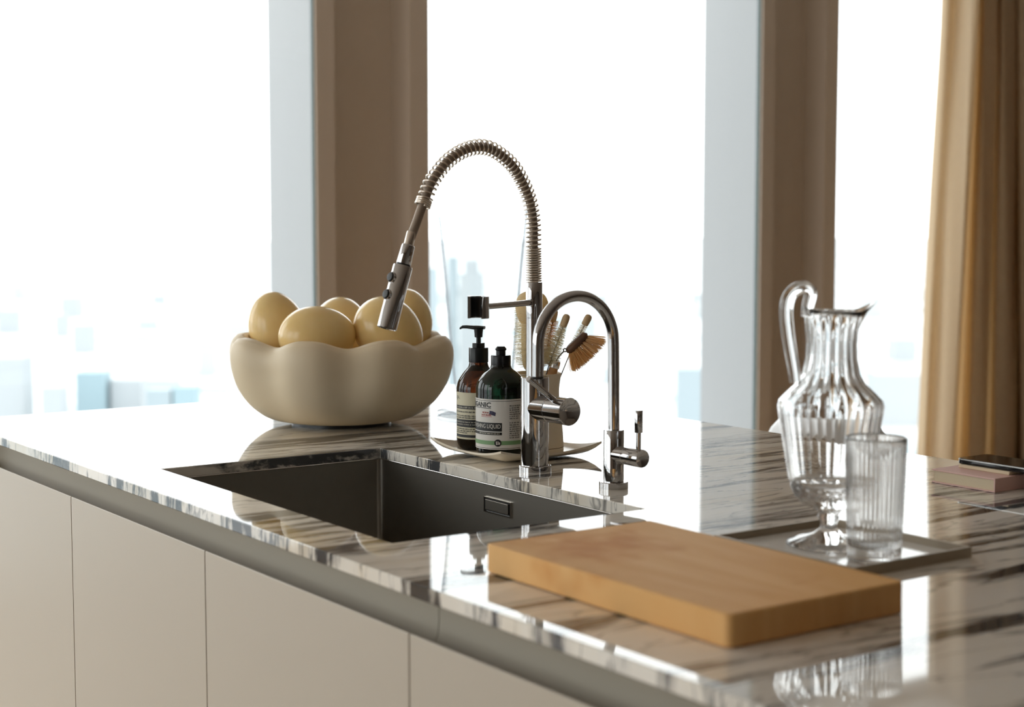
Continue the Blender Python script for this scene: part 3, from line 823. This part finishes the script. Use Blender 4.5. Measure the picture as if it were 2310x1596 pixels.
# dish brush
db = thing('dish_brush', 'wooden dish brush with a dark brown head and tan fibre tufts', 'brush', P(-.01, .008, -.006), 'brushes in the cup')
hA, hB = P(-.014, .012, -.006), P(.0285, .143, -.0115)
dd_ = (hB - hA).normalized()
obj('handle', *tube([hA, hA.lerp(hB, .5), hA.lerp(hB, .93), hB], [.0058, .0070, .0080, .0074], 20), 'orange_beech', db, True, 60)
obj('ferrule', *lathe([(0, -.001), (.0088, -.001), (.0090, .001), (.0082, .0095), (.0070, .0110), (0, .0110)], 24, hB, axis=dd_), 'steel_edge', db, True)
fB = hB + dd_ * .010
obj('wire_neck', *tube(catmull([fB, P(.0370, .1610, -.0115), P(.0445, .1690, -.0115)], 6), .0013, 10), 'steel_wire', db, True)
obj('wire_ring', *lathe([(.0026 + .0011 * math.cos(2 * PI * k / 8), .0011 * math.sin(2 * PI * k / 8)) for k in range(8)], 20, P(.0465, .1712, -.0115), axis=-DEEP, close=True), 'steel_wire', db, True)
e0, e1 = P(.0480, .1690, -.0115), P(.0815, .2010, -.0115)
ed = (e1 - e0).normalized(); en = Vector((0, 0, 1)).cross(DEEP); en = ed.cross(DEEP).normalized()
if en.z > 0: en = -en        # bristle side: down and to the right
def brush_head():
    V, F = [], []; n = 14
    L = (e1 - e0).length
    st = []
    for k in range(n + 1):
        u = k / n; w = .0095 * math.sqrt(max(.02, 1 - (2 * u - 1) ** 6)); st.append((u * L, w))
    for s, w in st:
        for k in range(16):
            a = 2 * PI * k / 16
            V.append(e0 + ed * s + DEEP * (w * 1.25 * math.cos(a)) + en * (.0078 * math.sin(a) * (w / .0095) + .0025))
    for i in range(n):
        for k in range(16): F.append((16 * i + k, 16 * i + (k + 1) % 16, 16 * i + 16 + (k + 1) % 16, 16 * i + 16 + k))
    F += [tuple(range(15, -1, -1)), tuple(16 * n + k for k in range(16))]
    return V, F
obj('head', *brush_head(), 'dark_wood', db, True, 50)
for row, off in ((0, -.006), (1, .006)):
    for k in range(8):
        u = (k + .5) / 8; o0 = e0.lerp(e1, u) + DEEP * off + en * .008
        spread = (u - .5) * 1.25
        dr = (en + ed * spread + DEEP * off * 22).normalized()
        parts = []
        for q in range(60):
            j = Vector((random.gauss(0, 1), random.gauss(0, 1), random.gauss(0, 1)))
            pa = o0 + j * .0010; pb = o0 + (dr + j * .12).normalized() * (.0300 * random.uniform(.86, 1.06)) + j * .0006
            parts.append(bristle(pa, pb, .00036))
        obj('bristle_tuft', *merge(*parts), 'bristle_straw', db)

# ------------------------------------------------------------------ tall glass vase
VX, VY = 1.7896, 2.6450
va = thing('glass_vase', 'tall clear glass vase with flared rim behind the soap bottles', 'vase', (VX, VY, TOP))
vo = smooth_profile([(.030, TOP + .020), (.046, TOP + .030), (.056, TOP + .050), (.0615, TOP + .085), (.0690, TOP + .170), (.0800, TOP + .300), (.0915, TOP + .4100)], 8)
vi = [(r - .0024, z + .002) for r, z in reversed(vo)]
vi = [q for q in vi if q[0] > .026]
lathe_obj('body', [(0, TOP + .012), (.020, TOP + .013)] + vo + [(.0905, TOP + .4115), (.0885, TOP + .4118)] + vi + [(0, TOP + .034)], 'vase_glass', va, (VX, VY, 0), 80, 180)
lathe_obj('foot', [(0, TOP), (.090, TOP), (.0940, TOP + .003), (.0935, TOP + .008), (.080, TOP + .0105), (.030, TOP + .0125), (0, TOP + .0125)], 'vase_glass', va, (VX, VY, 0), 80, 180)

# ------------------------------------------------------------------ serving tray with jug and tumbler
QX0, QX1, QY0, QY1 = 1.288, 1.4865, 1.1820, 1.4060
tr = thing('serving_tray', 'square white serving tray with a slim bronze rim, behind the cutting board', 'tray', ((QX0 + QX1) / 2, (QY0 + QY1) / 2, TOP))
w = .004
obj('rim', *merge(boxd(QX0, QX0 + w, QY0, QY1, TOP, TOP + .0125), boxd(QX1 - w, QX1, QY0, QY1, TOP, TOP + .0125), boxd(QX0 + w, QX1 - w, QY0, QY0 + w, TOP, TOP + .0125), boxd(QX0 + w, QX1 - w, QY1 - w, QY1, TOP, TOP + .0125)), 'tray_metal', tr)
box('base', QX0 + w, QX1 - w, QY0 + w, QY1 - w, TOP + .0005, TOP + .0035, 'tray_white', tr)
TZ = TOP + .0036
JX, JY = 1.3890, 1.3155
jg = thing('crystal_jug', 'cut crystal claret jug with looped handle on the square tray', 'jug', (JX, JY, TZ))
ang_r = math.atan2(RIGHT.y, RIGHT.x)
def jug():
    out = [(0, 0), (.046, 0), (.050, .0018), (.0492, .0042), (.0360, .0090), (.0180, .0145), (.0105, .0205), (.0098, .0270), (.0135, .0340), (.0120, .0385), (.0150, .0430),
           (.0290, .0490), (.0350, .0530), (.0395, .0575), (.0430, .0625), (.0452, .0680), (.0462, .0720), (.0452, .0745), (.0480, .0800), (.0560, .1250), (.0618, .1600), (.0628, .1680), (.0612, .1745), (.0520, .1840), (.0405, .1950), (.0340, .2060), (.0306, .2250), (.0298, .2430), (.0312, .2600), (.0340, .2760), (.0372, .2850)]
    inn = [(.0345, .2840), (.0312, .2740), (.0285, .2590), (.0270, .2420), (.0276, .2240), (.0308, .2060), (.0370, .1945), (.0480, .1830), (.0565, .1735), (.0585, .1670), (.0575, .1590), (.0520, .1250), (.0440, .0810), (.0400, .0720), (.0300, .0640), (.0, .0590)]
    seg = 144
    def rows(prof, outer):
        R = []
        for i, (r, z) in enumerate(prof):
            row = []
            for k in range(seg):
                t = 2 * PI * k / seg; q = r
                d = math.atan2(math.sin(t - ang_r), math.cos(t - ang_r))
                zz = z
                if outer and r > 0:
                    if .080 < z < .17: q *= 1 - .0065 * (.5 + .5 * math.cos(36 * t)) * min(1, (z - .078) / .01)
                    elif .17 <= z < .196: q *= 1 - .012 * (.5 + .5 * math.cos(18 * t))
                    elif .196 <= z < .262: q *= 1 - .035 * (.5 + .5 * math.cos(18 * t))
                    elif .0485 < z < .0715: q *= 1 - .085 * (.5 + .5 * math.cos(18 * t + (PI if (i % 2) else 0)))
                    elif .0042 <= z < .0145: q *= 1 - .04 * (.5 + .5 * math.cos(18 * t))
                if z > .255:                       # pouring lip to the right, high back where the handle joins
                    s = min(1., (z - .255) / .03)
                    lip = math.exp(-(d / .36) ** 2); back = math.exp(-((abs(d) - PI) / .8) ** 2)
                    q += s * s * (.0150 * lip - .004 * back); zz += s * s * (.0110 * lip + .0050 * back - .0035)
                row.append((JX + q * math.cos(t), JY + q * math.sin(t), TZ + zz))
            R.append(row)
        return R
    R = rows(out, True) + rows(inn, False)
    V, F = [], []
    for row in R: V += row
    for i in range(len(R) - 1):
        for k in range(seg):
            k2 = (k + 1) % seg; F.append((i * seg + k, i * seg + k2, i * seg + seg + k2, i * seg + seg + k))
    return V, F
obj('body', *jug(), 'crystal', jg, True, 60)
hp_ = [(-.0300, .2740), (-.0285, .2880), (-.0260, .3020), (-.0330, .3085), (-.0440, .3060), (-.0520, .2960), (-.0545, .2800), (-.0520, .2560), (-.0480, .2320), (-.0440, .2100), (-.0420, .1960)]
hpath = catmull([Vector((JX, JY, TZ)) + RIGHT * a + Vector((0, 0, b)) for a, b in hp_], 8)
obj('handle', *tube(hpath, [.0068 + .0014 * math.sin(PI * i / (len(hpath) - 1)) for i in range(len(hpath))], 18), 'crystal', jg, True, 70)

GX, GY = 1.3640, 1.2212
tg = thing('tumbler', 'clear ribbed highball glass standing in front of the crystal jug', 'glass', (GX, GY, TZ))
def tumbler():
    seg = 240; n = 40
    out = [(0, 0), (.0285, 0), (.0302, .0015), (.0306, .004)] + [(.0306 + .0042 * (z / .141), z) for z in [.004 + .137 * k / 26 for k in range(1, 27)]] + [(.0346, .1425), (.0338, .1430)]
    inn = [(.0330, .1418)] + [(.0278 + .0050 * (z / .141), z) for z in [.141 - .121 * k / 14 for k in range(15)]] + [(.020, .0165), (0, .0160)]
    V, F, rows = [], [], []
    for i, (r, z) in enumerate(out + inn):
        row = []
        for k in range(seg):
            t = 2 * PI * k / seg; q = r
            if i < len(out) and r > 0.029:
                if z < .046: q *= 1 - .022 * (.5 + .5 * math.cos(n * t)) - .016 * (.5 + .5 * math.cos(2 * PI * z / .0105))
                elif z > .128: q *= 1 - .006 * (.5 + .5 * math.cos(n * t))
                else: q *= 1 - .016 * (.5 + .5 * math.cos(n * t))
            row.append(len(V)); V.append((GX + q * math.cos(t), GY + q * math.sin(t), TZ + z))
        rows.append(row)
    for a, b in zip(rows, rows[1:]):
        for k in range(seg): F.append((a[k], a[(k + 1) % seg], b[(k + 1) % seg], b[k]))
    return V, F
obj('body', *tumbler(), 'tumbler_glass', tg, True, 180)

# ------------------------------------------------------------------ cutting board
cb = box('cutting_board', .9785, 1.2165, 1.0470, 1.4430, TOP + .0008, TOP + .0330, 'board_wood', None, .0022, 3)
def round_corners(o, r):
    bm = bmesh.new(); bm.from_mesh(o.data)
    es = [e for e in bm.edges if abs(e.verts[0].co.z - e.verts[1].co.z) > .01]
    bmesh.ops.bevel(bm, geom=es, offset=r, segments=5, affect='EDGES', profile=.5)
    bm.to_mesh(o.data); bm.free(); o.data.shade_smooth(); o.data.set_sharp_from_angle(angle=math.radians(40))
round_corners(cb, .008)
tag(cb, 'thick rectangular maple cutting board lying at the front of the worktop', 'cutting board')

# ------------------------------------------------------------------ notebook and phone
nb = thing('notebook', 'pink hardcover notebook with cream pages on the worktop', 'notebook', (1.90, 1.47, TOP))
def rot_about(v, c, a):
    return [(c[0] + (x - c[0]) * math.cos(a) - (y - c[1]) * math.sin(a), c[1] + (x - c[0]) * math.sin(a) + (y - c[1]) * math.cos(a), z) for x, y, z in v]
NX0, NX1, NY0, NY1 = 1.8695, 1.9600, 1.4500, 1.5640
nc, na = ((NX0 + NX1) / 2, (NY0 + NY1) / 2), 0.0
def nbox(name, x0, x1, y0, y1, z0, z1, material, bev=0.):
    v, f = boxd(x0, x1, y0, y1, z0, z1); o = obj(name, rot_about(v, nc, na), f, material, nb)
    if bev: bevel(o, bev, 2)
    return o
nbox('cover', NX0, NX1, NY0, NY1, TOP + .0183, TOP + .0208, 'notebook_pink', .0008)
nbox('cover', NX0, NX1, NY0, NY1, TOP + .0002, TOP + .0024, 'notebook_pink', .0008)
nbox('spine', NX0 + .0005, NX1, NY0 - .0012, NY0 + .0012, TOP + .0004, TOP + .0206, 'notebook_pink', .0006)
nbox('page_block', NX0 + .003, NX1 - .003, NY0 + .0012, NY1 - .003, TOP + .0024, TOP + .0183, 'page_cream')
tag(box('card_wallet', 1.9110, 1.9540, 1.4560, 1.5480, TOP + .0209, TOP + .0261, 'page_cream', None, .001), 'slim beige card wallet between the pink notebook and the phone', 'wallet')
ph = thing('phone', 'black smartphone lying face up on top of the pink notebook', 'phone', (1.93, 1.48, TOP + .026))
def phone():
    c = (1.9500, 1.4810); hx, hy, r = .0350, .0740, .008
    V, F = [], []; z0, z1 = TOP + .0262, TOP + .0346
    ring = []
    for cx, cy, a0 in ((hx - r, hy - r, 0), (-hx + r, hy - r, 90), (-hx + r, -hy + r, 180), (hx - r, -hy + r, 270)):
        for k in range(7):
            a = math.radians(a0 + 15 * k); ring.append((cx + r * math.cos(a), cy + r * math.sin(a)))
    return c, ring, z0, z1
c, ring, z0, z1 = phone()
def prism(ring, z0, z1, c, a, s=1.):
    n = len(ring)
    V = [(c[0] + x * s, c[1] + y * s, z) for z in (z0, z1) for x, y in ring]
    V = rot_about(V, c, a)
    return V, [tuple(range(n - 1, -1, -1)), tuple(n + k for k in range(n))] + [(k, (k + 1) % n, n + (k + 1) % n, n + k) for k in range(n)]
PA = math.radians(0)
bevel(obj('frame', *prism(ring, z0, z1 - .0008, c, PA), 'phone_screen', ph), .0015)
obj('edge_band', *prism(ring, z1 - .0022, z1 - .0004, c, PA, 1.004), 'phone_edge', ph, True, 40)
obj('screen', *prism(ring, z1 - .0008, z1, c, PA, .985), 'phone_screen', ph, True, 40)

# ------------------------------------------------------------------ chair beyond the island
chx, chy = 2.435, 2.300
ch = thing('shell_chair', 'white moulded shell chair beyond the island, only its rounded back showing', 'chair', (chx, chy, 0))
def shell():
    V, F = [], []; n, mrow = 24, 30
    for i in range(mrow + 1):
        u = i / mrow
        if u < .45:
            q = u / .45; y_, z_ = .40 - .36 * q, .455 - .02 * math.sin(PI * q)
        else:
            q = (u - .45) / .55; y_, z_ = .04 - .10 * q - .03 * math.sin(PI * q), .455 + .474 * q ** 1.15
        for j in range(n + 1):
            v = 2 * j / n - 1
            half = .215 if u < .6 else .215 * math.sqrt(max(0., 1 - ((u - .6) / .4) ** 5)) + .004
            bow = .055 * v * v if u > .45 else 0
            zz = .03 * v * v if u < .45 else 0
            V.append((chx + y_ + bow, chy + v * half, z_ + zz))
    for i in range(mrow):
        for j in range(n):
            a = i * (n + 1) + j; F.append((a, a + 1, a + n + 2, a + n + 1))
    return V, F
so = obj('shell', *shell(), 'chair_white', ch, True, 180)
md = so.modifiers.new('solid', 'SOLIDIFY'); md.thickness = .010; md.offset = 0
for sx, sy in ((.07, -.16), (.07, .16), (.36, -.16), (.36, .16)):
    fx = -.03 if sx < .2 else .03; fy = .04 if sy > 0 else -.04
    obj('leg', *tube([(chx + sx, chy + sy * .8, .452), (chx + sx + fx, chy + sy * .8 + fy, 0)], [.014, .009], 12), 'chair_leg', ch, True, 60)

# ------------------------------------------------------------------ curtain
def curtain():
    # fold line in plan: (x at sight-line height top, x near the floor, y)
    # rows: sight-line position near the head, near the floor, and depth; flat pleats with narrow deep gaps
    P = [(6.137, 6.035, 5.330), (6.150, 6.050, 5.300), (6.190, 6.090, 5.235), (6.237, 6.135, 5.215), (6.285, 6.170, 5.175), (6.335, 6.215, 5.115), (6.385, 6.265, 5.060), (6.415, 6.298, 5.035), (6.421, 6.304, 5.060),
         (6.423, 6.312, 5.180), (6.426, 6.345, 5.270), (6.436, 6.395, 5.230), (6.446, 6.420, 5.110), (6.462, 6.440, 5.065), (6.510, 6.500, 5.050), (6.555, 6.550, 5.065), (6.566, 6.561, 5.130), (6.570, 6.575, 5.270),
         (6.576, 6.600, 5.280), (6.580, 6.617, 5.130), (6.594, 6.632, 5.075), (6.640, 6.700, 5.055), (6.688, 6.770, 5.075), (6.698, 6.780, 5.130), (6.702, 6.790, 5.280), (6.716, 6.822, 5.285), (6.722, 6.832, 5.120), (6.740, 6.850, 5.070),
         (6.800, 6.905, 5.055), (6.860, 6.965, 5.075), (6.872, 6.978, 5.270), (6.890, 6.996, 5.275), (6.905, 7.010, 5.080), (6.970, 7.075, 5.055), (7.040, 7.145, 5.075), (7.052, 7.158, 5.270), (7.075, 7.180, 5.270), (7.090, 7.195, 5.080), (7.180, 7.285, 5.060), (7.250, 7.355, 5.100)]
    P = [((a + .005) * q / 5.15, (b + .01) * q / 5.15, q) for a, b, q in P]
    top = catmull([(a, y, 0) for a, b, y in P], 5); bot = catmull([(b, y, 0) for a, b, y in P], 5)
    n = len(top); rows = 30; V, F = [], []
    for i in range(rows + 1):
        z = .02 + (CEIL - .06) * i / rows; t = (z - .157) / (2.368 - .157)
        for k in range(n):
            x = bot[k].x + (top[k].x - bot[k].x) * t; y = bot[k].y
            V.append((x + .004 * math.sin(3 * z + k * .35), y + .006 * math.sin(2.1 * z + k * .5), z))
    for i in range(rows):
        for k in range(n - 1):
            a = i * n + k; F.append((a, a + 1, a + n + 1, a + n))
    return V, F
cu_ = obj('curtain', *curtain(), 'curtain_linen', None, True, 180)
md = cu_.modifiers.new('solid', 'SOLIDIFY'); md.thickness = .003; md.offset = 0
tag(cu_, 'heavy tan linen curtain hanging in folds at the right window', 'curtain')

# ------------------------------------------------------------------ the city below
GZ = -190.0
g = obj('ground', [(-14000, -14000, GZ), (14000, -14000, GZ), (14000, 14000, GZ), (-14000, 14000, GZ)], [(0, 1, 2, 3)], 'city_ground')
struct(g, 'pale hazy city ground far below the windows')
def building(x, y, w, d, top, rot, material, label, group=None, steps=0):
    parts = [boxd(-w / 2, w / 2, -d / 2, d / 2, 0, top - GZ)]
    if steps:
        parts.append(boxd(-w * .28, w * .28, -d * .28, d * .28, top - GZ, top - GZ + steps))
    v, f = merge(*parts)
    o = obj('building', v, f, material)
    o.location = (x, y, GZ); o.rotation_euler = (0, 0, rot)
    return tag(o, label, 'building', group)
A0 = math.radians(-35)
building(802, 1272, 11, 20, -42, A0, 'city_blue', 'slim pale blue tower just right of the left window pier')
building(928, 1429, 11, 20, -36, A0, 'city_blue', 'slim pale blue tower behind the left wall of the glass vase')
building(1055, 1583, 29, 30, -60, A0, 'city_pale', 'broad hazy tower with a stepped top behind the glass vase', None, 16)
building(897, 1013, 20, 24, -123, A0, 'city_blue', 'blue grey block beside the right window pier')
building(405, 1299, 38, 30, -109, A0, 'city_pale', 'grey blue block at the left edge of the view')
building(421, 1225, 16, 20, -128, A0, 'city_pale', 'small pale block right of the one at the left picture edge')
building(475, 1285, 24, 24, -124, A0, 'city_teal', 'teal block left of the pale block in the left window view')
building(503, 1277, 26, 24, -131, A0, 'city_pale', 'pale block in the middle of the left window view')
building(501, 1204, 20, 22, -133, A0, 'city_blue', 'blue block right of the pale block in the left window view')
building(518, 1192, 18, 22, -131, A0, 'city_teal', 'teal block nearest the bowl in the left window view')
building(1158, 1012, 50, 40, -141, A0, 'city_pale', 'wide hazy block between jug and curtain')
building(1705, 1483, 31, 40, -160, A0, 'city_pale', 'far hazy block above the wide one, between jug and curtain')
random.seed(21)
placed = [(o.location.x, o.location.y) for o in bpy.data.objects if o.name.startswith('building')]
for side, lo, hi, count in (('left', 15.5, 26.5, 24), ('middle', 32, 42, 26), ('right', 46.5, 50.5, 8)):
    n = 0
    while n < count:
        az = math.radians(random.uniform(lo, hi)); dist = random.uniform(1350, 4200)
        x, y = dist * math.sin(az), dist * math.cos(az)
        if any((x - p) ** 2 + (y - q) ** 2 < 70 ** 2 for p, q in placed): continue
        placed.append((x, y)); n += 1
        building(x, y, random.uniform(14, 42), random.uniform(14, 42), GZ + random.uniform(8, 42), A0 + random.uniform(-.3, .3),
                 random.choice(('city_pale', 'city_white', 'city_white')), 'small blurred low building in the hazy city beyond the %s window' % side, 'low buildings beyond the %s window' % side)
for o in bpy.data.objects:
    if o.name.split('.')[0] in ('small_print', 'band_print', 'origin_print', 'logo_mark'):
        o['kind'] = 'stuff'
